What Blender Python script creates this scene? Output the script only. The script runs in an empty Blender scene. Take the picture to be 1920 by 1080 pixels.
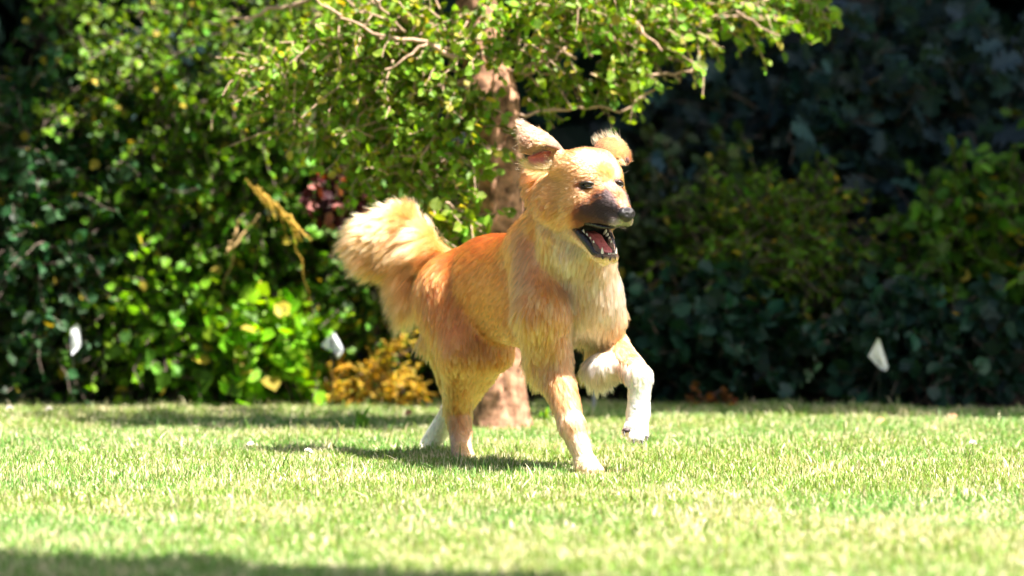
import bpy, math, random
import numpy as np
from mathutils import Vector, Matrix, kdtree
random.seed(7)
rng = np.random.default_rng(11)
sc = bpy.context.scene
COL = sc.collection

# ------------------------------------------------------------------ camera, world, sun, exposure
CAM_H = 0.75
FOC = 150.0
FPX = 1920 * FOC / 36.0            # 8000 px
PITCH = math.atan((540 - 295) / FPX)
cd = bpy.data.cameras.new('camera'); cam = bpy.data.objects.new('camera', cd); COL.objects.link(cam)
cam.location = (0, 0, CAM_H); cam.rotation_euler = (math.pi / 2 - PITCH, 0, 0)
cd.lens = FOC; cd.sensor_width = 36; cd.clip_end = 500; cd.clip_start = 0.1
cd.dof.use_dof = True; cd.dof.focus_distance = 10.0; cd.dof.aperture_fstop = 2.5
sc.camera = cam
SUN_EL = math.radians(63); SUN_AZ = math.radians(113)      # azimuth from +Y towards +X
SUN = np.array([math.sin(SUN_AZ) * math.cos(SUN_EL), math.cos(SUN_AZ) * math.cos(SUN_EL), math.sin(SUN_EL)])
w = bpy.data.worlds.new('World'); sc.world = w; w.use_nodes = True
nt = w.node_tree; bg = nt.nodes['Background']
sky = nt.nodes.new('ShaderNodeTexSky'); sky.sky_type = 'NISHITA'; sky.sun_disc = False
sky.sun_elevation = SUN_EL; sky.sun_rotation = SUN_AZ; sky.dust_density = 4.5; sky.air_density = .8
nt.links.new(sky.outputs[0], bg.inputs[0]); bg.inputs[1].default_value = 0.05
sl = bpy.data.lights.new('sun', 'SUN'); sl.energy = 5.0; sl.angle = math.radians(0.5); sl.color = (1, 0.93, 0.86)
so = bpy.data.objects.new('sun', sl); COL.objects.link(so); so.location = (4, -2, 8)
so.rotation_euler = Vector(SUN).to_track_quat('Z', 'Y').to_euler()
sc.view_settings.view_transform = 'Standard'; sc.view_settings.look = 'None'
sc.view_settings.exposure = 2.2; sc.view_settings.gamma = 1
sc.cycles.use_denoising = True
sc.cycles.max_bounces = 8; sc.cycles.transparent_max_bounces = 8
sc.cycles.diffuse_bounces = 3; sc.cycles.glossy_bounces = 3; sc.cycles.transmission_bounces = 8
try: sc.cycles_curves.shape = 'RIBBONS'
except Exception: pass

# ------------------------------------------------------------------ helpers
CP, SP = math.cos(PITCH), math.sin(PITCH)
def J(px, py, d):
    """world point seen at photo pixel (px,py), d metres in front of the camera"""
    x = (px - 960) / FPX; z = (540 - py) / FPX
    dy = CP + z * SP; dz = -SP + z * CP
    return np.array([x * d / dy, d, CAM_H + dz * d / dy])
def norm(v):
    v = np.asarray(v, float); return v / (np.linalg.norm(v, axis=-1, keepdims=True) + 1e-12)
def smooth(a, b, x):
    t = np.clip((x - a) / (b - a), 0, 1); return t * t * (3 - 2 * t)
def tag(o, label=None, cat=None, group=None, kind=None):
    if label: o['label'] = label
    if cat: o['category'] = cat
    if group: o['group'] = group
    if kind: o['kind'] = kind
    return o
def empty(name, loc, label, cat, group=None):
    o = bpy.data.objects.new(name, None); COL.objects.link(o); o.location = [float(v) for v in loc]
    return tag(o, label, cat, group)
def mesh_np(name, V, F, mat, parent=None, col=None, smooth_=True):
    """V (n,3); F list of (m,k) index arrays; children get world coordinates kept"""
    V = np.asarray(V, np.float32)
    me = bpy.data.meshes.new(name)
    F = [np.asarray(f, np.int32) for f in F if len(f)]
    nl = sum(f.size for f in F); nf = sum(len(f) for f in F)
    me.vertices.add(len(V)); me.loops.add(nl); me.polygons.add(nf)
    me.vertices.foreach_set('co', V.ravel())
    me.loops.foreach_set('vertex_index', np.concatenate([f.ravel() for f in F]))
    tot = np.concatenate([np.full(len(f), f.shape[1], np.int32) for f in F])
    st = np.concatenate([[0], np.cumsum(tot)[:-1]]).astype(np.int32)
    me.polygons.foreach_set('loop_start', st)
    try: me.polygons.foreach_set('loop_total', tot)
    except Exception: pass
    me.polygons.foreach_set('use_smooth', np.full(nf, smooth_))
    me.update(calc_edges=True)
    if col is not None:
        a = me.color_attributes.new('col', 'FLOAT_COLOR', 'POINT')
        c = np.ones((len(V), 4), np.float32); c[:, :3] = col
        a.data.foreach_set('color', c.ravel())
    if mat: me.materials.append(mat)
    o = bpy.data.objects.new(name, me); COL.objects.link(o)
    if parent is not None:
        o.parent = parent; attach(o, parent)
    return o
def attach(o, parent):
    M = Matrix.Identity(4); p = parent
    while p is not None:
        M = Matrix.LocRotScale(p.location, p.rotation_euler, p.scale) @ M if p.parent is None else M
        p = p.parent
    o.matrix_parent_inverse = M.inverted()
def mat_base(name):
    m = bpy.data.materials.new(name); m.use_nodes = True
    return m, m.node_tree, m.node_tree.nodes['Principled BSDF']
def simple(name, col, rough=0.6, spec=0.5, noise=0, nscale=40):
    m, t, b = mat_base(name)
    b.inputs['Base Color'].default_value = (*col, 1); b.inputs['Roughness'].default_value = rough
    b.inputs['Specular IOR Level'].default_value = spec
    if noise:
        n = t.nodes.new('ShaderNodeTexNoise'); n.inputs['Scale'].default_value = nscale; n.inputs['Detail'].default_value = 5
        r = t.nodes.new('ShaderNodeValToRGB')
        r.color_ramp.elements[0].position = .3; r.color_ramp.elements[1].position = .7
        r.color_ramp.elements[0].color = (*[c * (1 - noise) for c in col], 1)
        r.color_ramp.elements[1].color = (*[min(1, c * (1 + noise)) for c in col], 1)
        g = t.nodes.new('ShaderNodeNewGeometry')
        t.links.new(g.outputs['Position'], n.inputs['Vector'])
        t.links.new(n.outputs[0], r.inputs[0]); t.links.new(r.outputs[0], b.inputs['Base Color'])
        bp = t.nodes.new('ShaderNodeBump'); bp.inputs['Strength'].default_value = .4; bp.inputs['Distance'].default_value = .01
        t.links.new(n.outputs[0], bp.inputs['Height']); t.links.new(bp.outputs[0], b.inputs['Normal'])
    return m
def leafmat(name, trans=0.4, rough=0.45, spec=0.18, tint=(1.6, 1.4, .25)):
    m, t, b = mat_base(name)
    a = t.nodes.new('ShaderNodeAttribute'); a.attribute_name = 'col'
    t.links.new(a.outputs['Color'], b.inputs['Base Color'])
    b.inputs['Roughness'].default_value = rough; b.inputs['Specular IOR Level'].default_value = spec
    tr = t.nodes.new('ShaderNodeBsdfTranslucent')
    mx = t.nodes.new('ShaderNodeMix'); mx.data_type = 'RGBA'; mx.blend_type = 'MULTIPLY'; mx.inputs[0].default_value = 1
    t.links.new(a.outputs['Color'], mx.inputs[6]); mx.inputs[7].default_value = (*tint, 1)
    t.links.new(mx.outputs[2], tr.inputs['Color'])
    ms = t.nodes.new('ShaderNodeMixShader'); ms.inputs[0].default_value = trans
    t.links.new(b.outputs[0], ms.inputs[1]); t.links.new(tr.outputs[0], ms.inputs[2])
    t.links.new(ms.outputs[0], t.nodes['Material Output'].inputs[0])
    return m
def tubes(P, R, sides=5):
    """P (N,M,3) polylines, R (N,M) radii -> verts, quads"""
    P = np.asarray(P, float); R = np.asarray(R, float); N, M, _ = P.shape
    T = np.gradient(P, axis=1); T = norm(T)
    ref = np.where(np.abs(T[..., 2:3]) > .9, np.array([1., 0, 0]), np.array([0, 0, 1.]))
    A = norm(np.cross(T, ref)); B = np.cross(T, A)
    th = np.arange(sides) * 2 * math.pi / sides
    V = P[:, :, None] + R[:, :, None, None] * (A[:, :, None] * np.cos(th)[None, None, :, None] + B[:, :, None] * np.sin(th)[None, None, :, None])
    idx = np.arange(N * M * sides).reshape(N, M, sides)
    a = idx[:, :-1]; b = idx[:, 1:]
    Q = np.stack([a, np.roll(a, -1, 2), np.roll(b, -1, 2), b], -1).reshape(-1, 4)
    return V.reshape(-1, 3), Q
def merge(parts):
    Vs, Fs, o = [], [], 0
    for V, F in parts:
        Vs.append(V); Fs.append(F + o); o += len(V)
    return np.concatenate(Vs), Fs
LV = np.array([[0, 0, 0], [-.40, .28, .05], [-.36, .66, .04], [0, 1, -.10], [.36, .66, .04], [.40, .28, .05], [0, .5, -.05]])
LF = np.array([[0, 6, 1], [1, 6, 2], [2, 6, 3], [3, 6, 4], [4, 6, 5], [5, 6, 0]])
LOBED = np.array([[0, 0, 0], [-.16, .2, .03], [-.45, .28, .05], [-.2, .42, .03], [-.55, .62, .06], [-.2, .66, .02], [-.28, .9, 0], [0, 1, -.08],
                  [.28, .9, 0], [.2, .66, .02], [.55, .62, .06], [.2, .42, .03], [.45, .28, .05], [.16, .2, .03], [0, .5, -.04]])
LOF = np.array([[i, 14, (i + 1) % 14] for i in range(14)])
def leaves(P, D, Nn, size, wid=1.0, tmpl=(LV, LF)):
    """leaves at P with long axis D, normal Nn"""
    TV, TF = tmpl
    D = norm(D); X = norm(np.cross(D, Nn)); Z = np.cross(X, D)
    s = size[:, None, None]
    V = P[:, None] + s * (TV[None, :, 0:1] * wid * X[:, None] + TV[None, :, 1:2] * D[:, None] + TV[None, :, 2:3] * Z[:, None])
    F = (TF[None] + (np.arange(len(P)) * len(TV))[:, None, None]).reshape(-1, 3)
    return V.reshape(-1, 3), F
def ball(n):
    v = norm(rng.normal(size=(n, 3))); return v * rng.random((n, 1)) ** (1 / 3)
def leafcols(n, base, var=.35, yellow=0.06, ycol=(.45, .36, .05), rep=7):
    c = np.array(base)[None] * (1 + var * rng.normal(size=(n, 1))).clip(.35, 2.2)
    c = c * (1 + .12 * rng.normal(size=(n, 3))).clip(.5, 1.6)
    y = rng.random(n) < yellow
    c[y] = np.array(ycol) * (.6 + .7 * rng.random((y.sum(), 1)))
    return np.repeat(c.clip(0, .9), rep, 0)
def twig_cloud(centers, dirs, L, nl, lsize, base, droop=.3, upn=.5, yellow=.06, wid=1.0, var=.35, tmpl=(LV, LF), ycol=(.45, .36, .05)):
    """twigs at centers; returns (leafV, leafF, leafcol, twigV, twigQ)"""
    N = len(centers); M = 5
    t = np.linspace(0, 1, M)[None, :, None]
    Lr = (L * (.6 + .8 * rng.random(N)))[:, None, None]
    dirs = norm(dirs); wob = rng.normal(size=(N, M, 3)) * .06 * Lr
    P = centers[:, None] + Lr * t * dirs[:, None] + wob * t - np.array([0, 0, 1.]) * droop * Lr * t * t
    tv, tq = tubes(P, np.linspace(.0035, .0015, M)[None].repeat(N, 0) * (L / .15) ** .5, 4)
    u = (np.arange(nl)[None] + rng.random((N, nl))) / nl * (M - 1) * .999
    i = u.astype(int); f = (u - i)[..., None]
    pp = np.take_along_axis(P, i[..., None].repeat(3, 2), 1) * (1 - f) + np.take_along_axis(P, (i + 1)[..., None].repeat(3, 2), 1) * f
    pp = pp.reshape(-1, 3)
    D = norm(dirs[:, None] * .5 + rng.normal(size=(N, nl, 3)) * .75 - np.array([0, 0, .25])).reshape(-1, 3)
    Nn = norm(np.array([.45, -.40, upn]) + rng.normal(size=(N * nl, 3)) * .55)
    sz = lsize * (.55 + .8 * rng.random(N * nl))
    lv, lf = leaves(pp, D, Nn, sz, wid, tmpl)
    return lv, lf, leafcols(N * nl, base, var, yellow, ycol, rep=len(tmpl[0])), tv, tq

bark = simple('bark', (.28, .155, .095), .9, .12, .78, 38)
darkbark = simple('dark_bark', (.10, .075, .06), .9, .2, .4, 30)
twigm = simple('twig_bark', (.38, .26, .18), .85, .2, .3, 90)
LM = leafmat('leaf', .42)
LMshade = leafmat('shade_toned_leaf', .25, .5, .22)  # for plants whose shade is put into darker leaf colours

# ------------------------------------------------------------------ ground and lawn
def lawn_edge(x): return 12.82 - .16 * x + .06 * np.sin(x * 3.1) + .03 * np.sin(x * 8.3 + 1)
m, t, b = mat_base('turf_soil')
n1 = t.nodes.new('ShaderNodeTexNoise'); n1.inputs['Scale'].default_value = 9; n1.inputs['Detail'].default_value = 8
g = t.nodes.new('ShaderNodeNewGeometry'); t.links.new(g.outputs['Position'], n1.inputs['Vector'])
r = t.nodes.new('ShaderNodeValToRGB'); r.color_ramp.elements[0].position = .35; r.color_ramp.elements[1].position = .65
r.color_ramp.elements[0].color = (.07, .10, .025, 1); r.color_ramp.elements[1].color = (.22, .22, .08, 1)
t.links.new(n1.outputs[0], r.inputs[0]); t.links.new(r.outputs[0], b.inputs['Base Color']); b.inputs['Roughness'].default_value = .95
xs = np.concatenate([np.linspace(-80, -8, 10), np.linspace(-7, 7, 60), np.linspace(8, 80, 10)])
ys = np.concatenate([np.linspace(-40, 2, 8), np.linspace(3, 30, 60), np.linspace(32, 200, 12)])
X, Y = np.meshgrid(xs, ys); Z = np.zeros_like(X)
idx = np.arange(X.size).reshape(X.shape)
Q = np.stack([idx[:-1, :-1], idx[:-1, 1:], idx[1:, 1:], idx[1:, :-1]], -1).reshape(-1, 4)
gr = mesh_np('ground', np.stack([X, Y, Z], -1).reshape(-1, 3), [Q], m); tag(gr, kind='structure')
# planting-bed soil, a low mound behind the lawn edge
soil = simple('bed_soil', (.035, .025, .018), .95, .2, .5, 14)
bx_ = np.linspace(-9, 9, 120); bt = np.linspace(0, 1, 14)
X, Tt = np.meshgrid(bx_, bt); Y = lawn_edge(X) + Tt * 10; Z = .004 + .06 * smooth(0, .08, Tt) + .01 * np.sin(X * 7 + Tt * 40)* smooth(0,.05,Tt)
idx = np.arange(X.size).reshape(X.shape)
Q = np.stack([idx[:-1, :-1], idx[:-1, 1:], idx[1:, 1:], idx[1:, :-1]], -1).reshape(-1, 4)
tag(mesh_np('bed_ground', np.stack([X, Y, Z], -1).reshape(-1, 3), [Q], soil), kind='structure')

def vnoise(x, y, s, seed):
    r_ = np.random.default_rng(seed); G = r_.random((64, 64))
    u = x * s + 1000; v = y * s + 1000; i = np.floor(u).astype(int); j = np.floor(v).astype(int)
    fu = u - i; fv = v - j; fu = fu * fu * (3 - 2 * fu); fv = fv * fv * (3 - 2 * fv)
    g_ = lambda a, c: G[a % 64, c % 64]
    return (g_(i, j) * (1 - fu) + g_(i + 1, j) * fu) * (1 - fv) + (g_(i, j + 1) * (1 - fu) + g_(i + 1, j + 1) * fu) * fv
def blades(n, x0, x1, y0, y1, hmul=1.0):
    x = rng.uniform(x0, x1, n); y = rng.uniform(y0, y1, n)
    keep = y < lawn_edge(x) + .03 * rng.normal(size=n); x = x[keep]; y = y[keep]
    # drop into clumps
    c = vnoise(x, y, 22, 1) + .6 * vnoise(x, y, 60, 2)
    keep = rng.random(len(x)) < .35 + .75 * smooth(.4, 1.1, c); x = x[keep]; y = y[keep]; n = len(x)
    h = (.014 + .017 * rng.random(n)) * (.65 + .7 * vnoise(x, y, 9, 3)) * hmul
    h *= np.where(rng.random(n) < .02, 1.7, 1)
    wdt = .0010 + .0012 * rng.random(n)
    az = rng.uniform(0, 2 * math.pi, n); lean = np.abs(rng.normal(size=n)) * .45
    faz = rng.uniform(0, 2 * math.pi, n)
    ld = np.stack([np.cos(az), np.sin(az), 0 * az], -1)
    wd = np.stack([np.cos(faz), np.sin(faz), 0 * faz], -1)
    P0 = np.stack([x, y, 0 * x - .002], -1)
    up = np.array([0, 0, 1.])
    def at(tt): return P0 + h[:, None] * (up * (tt - .25 * lean[:, None] * tt * tt) + ld * lean[:, None] * tt * tt)
    V = np.stack([P0 - wd * wdt[:, None], P0 + wd * wdt[:, None], at(.45) + wd * wdt[:, None] * .95, at(.45) - wd * wdt[:, None] * .95,
                  at(.8) + wd * wdt[:, None] * .6, at(.8) - wd * wdt[:, None] * .6, at(1.)], 1)
    o = (np.arange(n) * 7)[:, None]
    Q = np.concatenate([o + [0, 1, 2, 3], o + [3, 2, 4, 5]]); T = o + [5, 4, 6]
    straw = rng.random(n) < .21 + .42 * smooth(.40, .9, vnoise(x, y, 6, 5) * .5 + .5 * vnoise(x, y, 19, 6))
    c = np.array([.235, .35, .075])[None] * (.62 + .75 * rng.random((n, 1)))
    c *= (1 + .10 * rng.normal(size=(n, 3)))
    blu = smooth(.3, .8, vnoise(x, y, 2.2, 8))[:, None]; c = c * (1 - blu * np.array([.22, .0, -.1]))
    c[straw] = np.array([.78, .69, .46]) * (.65 + .55 * rng.random((straw.sum(), 1)))
    return V.reshape(-1, 3), [Q, T], np.repeat(c.clip(.01, .85), 7, 0)
GM = leafmat('grass_blade', .35, .5, .35, (1.1, 1.1, .7))
V, F, c = blades(700000, -1.75, 1.75, 7.1, 13.3)
tag(mesh_np('grass', V, F, GM, col=c), 'short sunlit lawn grass mixed with straw coloured dry blades', 'grass', kind='stuff')
V1, F1, c1 = blades(90000, -4.5, -1.75, 5.0, 13.6); V2, F2, c2 = blades(90000, 1.75, 4.5, 5.0, 13.3); V3, F3, c3 = blades(30000, -1.75, 1.75, 5.0, 7.1)
n1_, n2_ = len(V1), len(V1) + len(V2)
tag(mesh_np('grass', np.concatenate([V1, V2, V3]), F1 + [f + n1_ for f in F2] + [f + n2_ for f in F3], GM, col=np.concatenate([c1, c2, c3])),
    'outer lawn grass to either side of the view', 'grass', kind='stuff')

# ------------------------------------------------------------------ the dog
import openvdb as vdb
UP = np.array([0, 0, 1.])
Fb = norm([.55, -.835, 0]); Rb = norm([-.835, -.55, 0])            # trunk: forward, dog's right
Fh = norm([.6, -.8, 0]); Rh = norm([-.8, -.6, 0])                  # head
E0 = J(1131, 347, 9.93)
def H(a, b, c): return E0 + a * Fh + b * Rh + c * UP
GOLD = (.65, .158, .046); LIGHT = (.74, .222, .066); CREAM = (.86, .40, .25); WHITE = (.88, .74, .69); RUST = (.54, .112, .015); TAN = (.63, .145, .036)
HGOLD = (.70, .205, .068)
prims = []
def cone(p0, p1, r0, r1, k=.03, flow=None, L=.03, col=GOLD, lift=.25, kind='body'):
    p0 = np.array(p0, float); p1 = np.array(p1, float)
    prims.append(dict(t='c', p0=p0, p1=p1, r0=r0, r1=r1, k=k, flow=norm(p1 - p0) if flow is None else norm(flow), L=L, col=col, lift=lift, kind=kind))
def ell(c, rad, axes=None, k=.03, flow=(0, 0, -1), L=.03, col=GOLD, lift=.25, kind='body'):
    if axes is None: axes = np.eye(3)
    prims.append(dict(t='e', p0=np.array(c, float), rad=np.array(rad, float), A=np.array(axes, float), k=k, flow=norm(flow), L=L, col=col, lift=lift, kind=kind))
def dist(q, P):
    if q['t'] == 'c':
        a = q['p1'] - q['p0']; d = P - q['p0']
        h = np.clip((d @ a) / (a @ a), 0, 1)
        return np.sqrt(((d - h[..., None] * a) ** 2).sum(-1)) - (q['r0'] + (q['r1'] - q['r0']) * h)
    l = (P - q['p0']) @ q['A'].T
    k0 = np.sqrt(((l / q['rad']) ** 2).sum(-1)); k1 = np.sqrt(((l / q['rad'] ** 2) ** 2).sum(-1)) + 1e-9
    return k0 * (k0 - 1) / k1
BA = [Fb, Rb, UP]; HA = [Fh, Rh, UP]
back_f = -Fb - .55 * UP
# trunk
ell(J(1080, 545, 10.15), (.105, .085, .112), BA, .04, -Fb * .3 - UP, .024, (.90, .56, .42), .18, 'chest')
ell(J(1010, 530, 10.26), (.17, .112, .137), BA, .05, back_f, .018, TAN, .2, 'trunk')
ell(J(930, 520, 10.42), (.16, .092, .105), BA, .05, back_f, .018, TAN, .2, 'trunk')
ell(J(872, 540, 10.55), (.12, .085, .092), BA, .05, -Fb * .5 - UP, .016, TAN, .25, 'trunk')
cone(J(1035, 603, 10.16), J(930, 598, 10.42), .058, .050, .05, -Fb - .2 * UP, .014, LIGHT, .2, 'belly')
# neck
cone(J(1085, 372, 10.06), J(1020, 465, 10.2), .063, .083, .04, J(985, 480, 10.3) - J(1085, 350, 10.0), .028, GOLD, .28, 'neck')
cone(J(1108, 440, 10.0), J(1104, 550, 10.09), .048, .072, .035, (-.1, .1, -1), .021, (.85, .35, .21), .2, 'chest')
cone(J(1055, 430, 10.03), J(1048, 540, 10.12), .050, .06, .035, (-.15, .15, -1), .022, LIGHT, .22, 'chest')
# right foreleg (planted)
cone(J(1000, 470, 10.16), J(1018, 575, 10.045), .050, .060, .025, (.1, .1, -1), .022, LIGHT, .22, 'foreleg')
cone(J(1022, 580, 10.045), J(1032, 660, 10.10), .056, .046, .02, (-.15, 0, -1), .025, LIGHT, .27, 'foreleg')
cone(J(1032, 660, 10.11), J(1072, 795, 10.03), .043, .027, .02, (.22, -.1, -1), .018, LIGHT, .22, 'foreleg')
cone(J(1072, 795, 10.03), J(1096, 862, 10.0), .027, .0225, .015, (.25, -.1, -1), .012, CREAM, .15, 'foreleg')
for dx, dd in ((-12, 0), (-3, -.03), (8, -.035), (16, -.01)):
    cone(J(1096 + dx * .7, 864, 10.0), J(1104 + dx * 1.25, 882, 9.965 + dd), .0145, .0115, .008, (.4, -.4, -.3), .005, CREAM, .1, 'foreleg')
# left foreleg (raised, wrist flexed)
cone(J(1105, 500, 10.17), J(1124, 585, 10.15), .05, .05, .035, (0, 0, -1), .030, LIGHT, .2, 'leftfore')
cone(J(1124, 590, 10.15), J(1140, 655, 10.2), .046, .04, .03, (0, .1, -1), .034, LIGHT, .3, 'leftfore')
cone(J(1146, 652, 10.19), J(1198, 705, 10.03), .040, .028, .02, norm([.5, -.5, -.3]), .012, LIGHT, .2, 'leftfore')
ell(J(1136, 686, 10.12), (.050, .05, .032), None, .02, (.0, -.1, -1), .020, (.80, .56, .45), .2, 'tuft')
cone(J(1200, 706, 10.02), J(1197, 770, 10.015), .026, .025, .014, (-.05, 0, -1), .009, (.88, .76, .72), .15, 'whitepaw')
cone(J(1197, 770, 10.015), J(1193, 802, 10.0), .025, .027, .012, (-.05, -.1, -1), .007, WHITE, .15, 'whitepaw')
for dx, dd, dz in ((-20, .01, -3), (-8, -.012, 8), (6, -.014, 10), (16, .004, 4)):
    cone(J(1193 + dx * .7, 802, 9.995), J(1193 + dx, 812 + dz, 9.985 + dd), .0125, .0095, .007, (0, -.3, -1), .006, WHITE, .15, 'whitepaw')
# right hind leg
cone(J(838, 545, 10.5), J(866, 655, 10.43), .076, .052, .04, (-.05, 0, -1), .022, TAN, .2, 'thigh')
cone(J(866, 655, 10.43), J(858, 762, 10.63), .048, .030, .03, (-.12, .2, -1), .016, LIGHT, .16, 'gaskin')
cone(J(826, 620, 10.55), J(846, 735, 10.64), .036, .018, .03, (-.2, .2, -1), .024, LIGHT, .2, 'feather')
cone(J(858, 762, 10.63), J(865, 835, 10.58), .030, .0235, .015, (0, 0, -1), .018, (.66, .22, .06), .18, 'hindfoot')
for dx, dd in ((-12, 0), (-4, -.03), (6, -.03), (14, 0)):
    cone(J(865 + dx * .6, 838, 10.575), J(868 + dx, 853, 10.54 + dd), .013, .010, .008, (0, -.4, -.4), .005, CREAM, .1, 'hindfoot')
# left hind leg
cone(J(905, 560, 10.58), J(920, 655, 10.46), .07, .052, .04, (0, 0, -1), .014, TAN, .16, 'thigh2')
cone(J(918, 655, 10.47), J(852, 770, 10.78), .050, .028, .025, (-.3, .2, -1), .014, LIGHT, .2, 'thigh2')
cone(J(848, 770, 10.78), J(803, 836, 10.83), .027, .023, .012, (-.5, 0, -1), .009, WHITE, .12, 'hindfoot2')
for dx in (-10, 0, 9):
    cone(J(801 + dx * .4, 838, 10.82), J(793 + dx, 848, 10.79), .013, .010, .008, (-.3, -.3, -.3), .005, WHITE, .1, 'hindfoot2')
# tail: sickle carried up and curling left
cone(J(822, 505, 10.62), J(795, 462, 10.66), .032, .030, .02, (-.6, .1, -.6), .07, (.74, .25, .085), .4, 'tail')
cone(J(795, 462, 10.66), J(755, 432, 10.68), .032, .030, .02, (-1, 0, -.35), .07, (.74, .25, .085), .4, 'tail')
cone(J(755, 432, 10.68), J(700, 440, 10.68), .028, .022, .02, (-1, 0, -.2), .068, (.74, .25, .085), .4, 'tail')
ell(J(738, 462, 10.68), (.070, .040, .052), None, .03, (-1, -.1, -.35), .062, (.74, .25, .085), .38, 'tail')
ell(J(778, 520, 10.66), (.036, .030, .06), None, .03, (-.55, 0, -1), .075, LIGHT, .35, 'tailbase')
# head
cone(H(-.055, .034, .040), H(-.055, -.034, .040), .040, .040, .03, -Fh, .013, HGOLD, .22, 'head')
cone(H(-.035, 0, .006), H(.030, 0, -.034), .046, .034, .03, -Fh, .009, HGOLD, .18, 'head')
for s in (1, -1): cone(H(-.050, .036 * s, -.030), H(.030, .014 * s, -.056), .032, .025, .03, -Fh - .2 * UP, .009, HGOLD, .18, 'head')
ell(H(-.060, 0, .016), (.088, .074, .064), HA, .02, -Fh - .1 * UP, .014, HGOLD, .25, 'head')
ell(H(-.055, .046, -.042), (.062, .033, .052), HA, .025, -Fh * .9 + .45 * Rh - .5 * UP, .027, HGOLD, .40, 'cheek')
ell(H(-.055, -.046, -.042), (.062, .033, .052), HA, .025, -Fh * .9 - .45 * Rh - .5 * UP, .027, HGOLD, .40, 'cheek')
ell(H(-.10, .062, -.03), (.042, .036, .052), HA, .02, -Fh * .9 + .5 * Rh - .5 * UP, .026, GOLD, .4, 'ruff')
cone(H(-.075, .058, .04), H(-.085, .062, .062), .026, .018, .02, (-.4, 0, 1), .016, GOLD, .3, 'head')
cone(H(-.070, -.052, .04), H(-.078, -.060, .062), .026, .020, .02, (.3, 0, 1), .016, GOLD, .3, 'head')
cone(H(-.005, .026, .016), H(-.02, .044, .022), .016, .016, .012, -Fh + .3 * UP, .009, GOLD, .2, 'head')
cone(H(-.005, -.026, .016), H(-.02, -.044, .022), .016, .016, .012, -Fh + .3 * UP, .009, GOLD, .2, 'head')
cone(H(-.02, 0, -.016), H(.074, 0, -.063), .038, .0225, .02, -Fh, .006, GOLD, .15, 'muzzle')
for s in (1, -1):
    cone(H(-.035, .034 * s, -.056), H(.064, .0155 * s, -.082), .023, .0165, .014, -Fh - .25 * UP, .006, GOLD, .15, 'muzzle')
    cone(H(-.060, .036 * s, -.095), H(.012, .020 * s, -.166), .0175, .0115, .008, -Fh - .3 * UP, .005, CREAM, .12, 'jaw')
cone(H(.012, .018, -.168), H(.012, -.018, -.168), .0115, .0115, .008, -Fh - .3 * UP, .005, CREAM, .12, 'jaw')
cone(H(.026, .010, -.168), H(.026, -.010, -.168), .0105, .0105, .008, -Fh - .3 * UP, .005, CREAM, .12, 'jaw')
cone(H(-.07, 0, -.118), H(.005, 0, -.179), .024, .009, .01, -Fh - .3 * UP, .012, CREAM, .15, 'throat')
cone(H(-.09, 0, -.09), H(-.10, 0, -.15), .055, .05, .02, (-.1, .1, -1), .030, (.84, .34, .19), .3, 'throat')
carve = [('c', H(-.045, .0, -.107), H(.055, 0, -.130), .025, .022), ('c', H(-.035, .02, -.100), H(.05, .010, -.124), .017, .016),
         ('c', H(-.035, -.02, -.100), H(.05, -.010, -.124), .017, .016)]
ell(J(1022, 345, 10.07), (.042, .04, .055), None, .03, (-.6, .3, -.9), .024, GOLD, .45, 'ruff')
# --- field
VX = .0036
lo = np.min([np.minimum(q['p0'], q.get('p1', q['p0'])) for q in prims], 0) - .2
hi = np.max([np.maximum(q['p0'], q.get('p1', q['p0'])) for q in prims], 0) + .2
lo[2] = -.05
nx = ((hi - lo) / VX).astype(int)
field = np.full(nx, .06, np.float32)
ax = [lo[i] + VX * np.arange(nx[i]) for i in range(3)]
def sub(q, pad):
    r_ = max(q.get('r0', 0), q.get('r1', 0)) if q['t'] == 'c' else q['rad'].max()
    a = np.minimum(q['p0'], q.get('p1', q['p0'])) - r_ - pad; b_ = np.maximum(q['p0'], q.get('p1', q['p0'])) + r_ + pad
    i0 = np.maximum(((a - lo) / VX).astype(int), 0); i1 = np.minimum(((b_ - lo) / VX).astype(int) + 1, nx)
    sl_ = tuple(slice(i0[i], i1[i]) for i in range(3))
    G = np.stack(np.meshgrid(*[ax[i][sl_[i]] for i in range(3)], indexing='ij'), -1).astype(np.float32)
    return sl_, G
for q in prims:
    s_, G = sub(q, .055); d = dist(q, G).astype(np.float32); f = field[s_]; k = q['k']
    h = np.maximum(k - np.abs(f - d), 0) / k
    field[s_] = np.minimum(f, d) - h * h * k * .25
for (_, a, b_, r0, r1) in carve:
    q = dict(t='c', p0=a, p1=b_, r0=r0, r1=r1); s_, G = sub(q, .03); d = -dist(q, G).astype(np.float32); f = field[s_]; k = .008
    h = np.maximum(k - np.abs(f - d), 0) / k
    field[s_] = np.maximum(f, d) + h * h * k * .25
def fsample(P):
    u = (P - lo) / VX; i = np.clip(u.astype(int), 0, nx - 2); fr = np.clip(u - i, 0, 1)
    out = 0
    for dx in (0, 1):
        for dy in (0, 1):
            for dz in (0, 1):
                out = out + field[i[:, 0] + dx, i[:, 1] + dy, i[:, 2] + dz] * (fr[:, 0] if dx else 1 - fr[:, 0]) * (fr[:, 1] if dy else 1 - fr[:, 1]) * (fr[:, 2] if dz else 1 - fr[:, 2])
    return out
def fnormal(P, e=.005):
    g_ = np.stack([fsample(P + e * v) - fsample(P - e * v) for v in np.eye(3)], -1); return norm(g_)
def onto(px, py, d0=9.7, d1=10.9):
    """march along a line of sight to the dog's surface, as an anchor for eyes and nose"""
    a = J(px, py, d0); b_ = J(px, py, d1); tt = np.linspace(0, 1, 1500)[:, None]; P = a + (b_ - a) * tt
    v = fsample(P); k = np.argmax(v < 0); return P[k]
grid = vdb.FloatGrid(); grid.background = .06; grid.copyFromArray(field)
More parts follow.
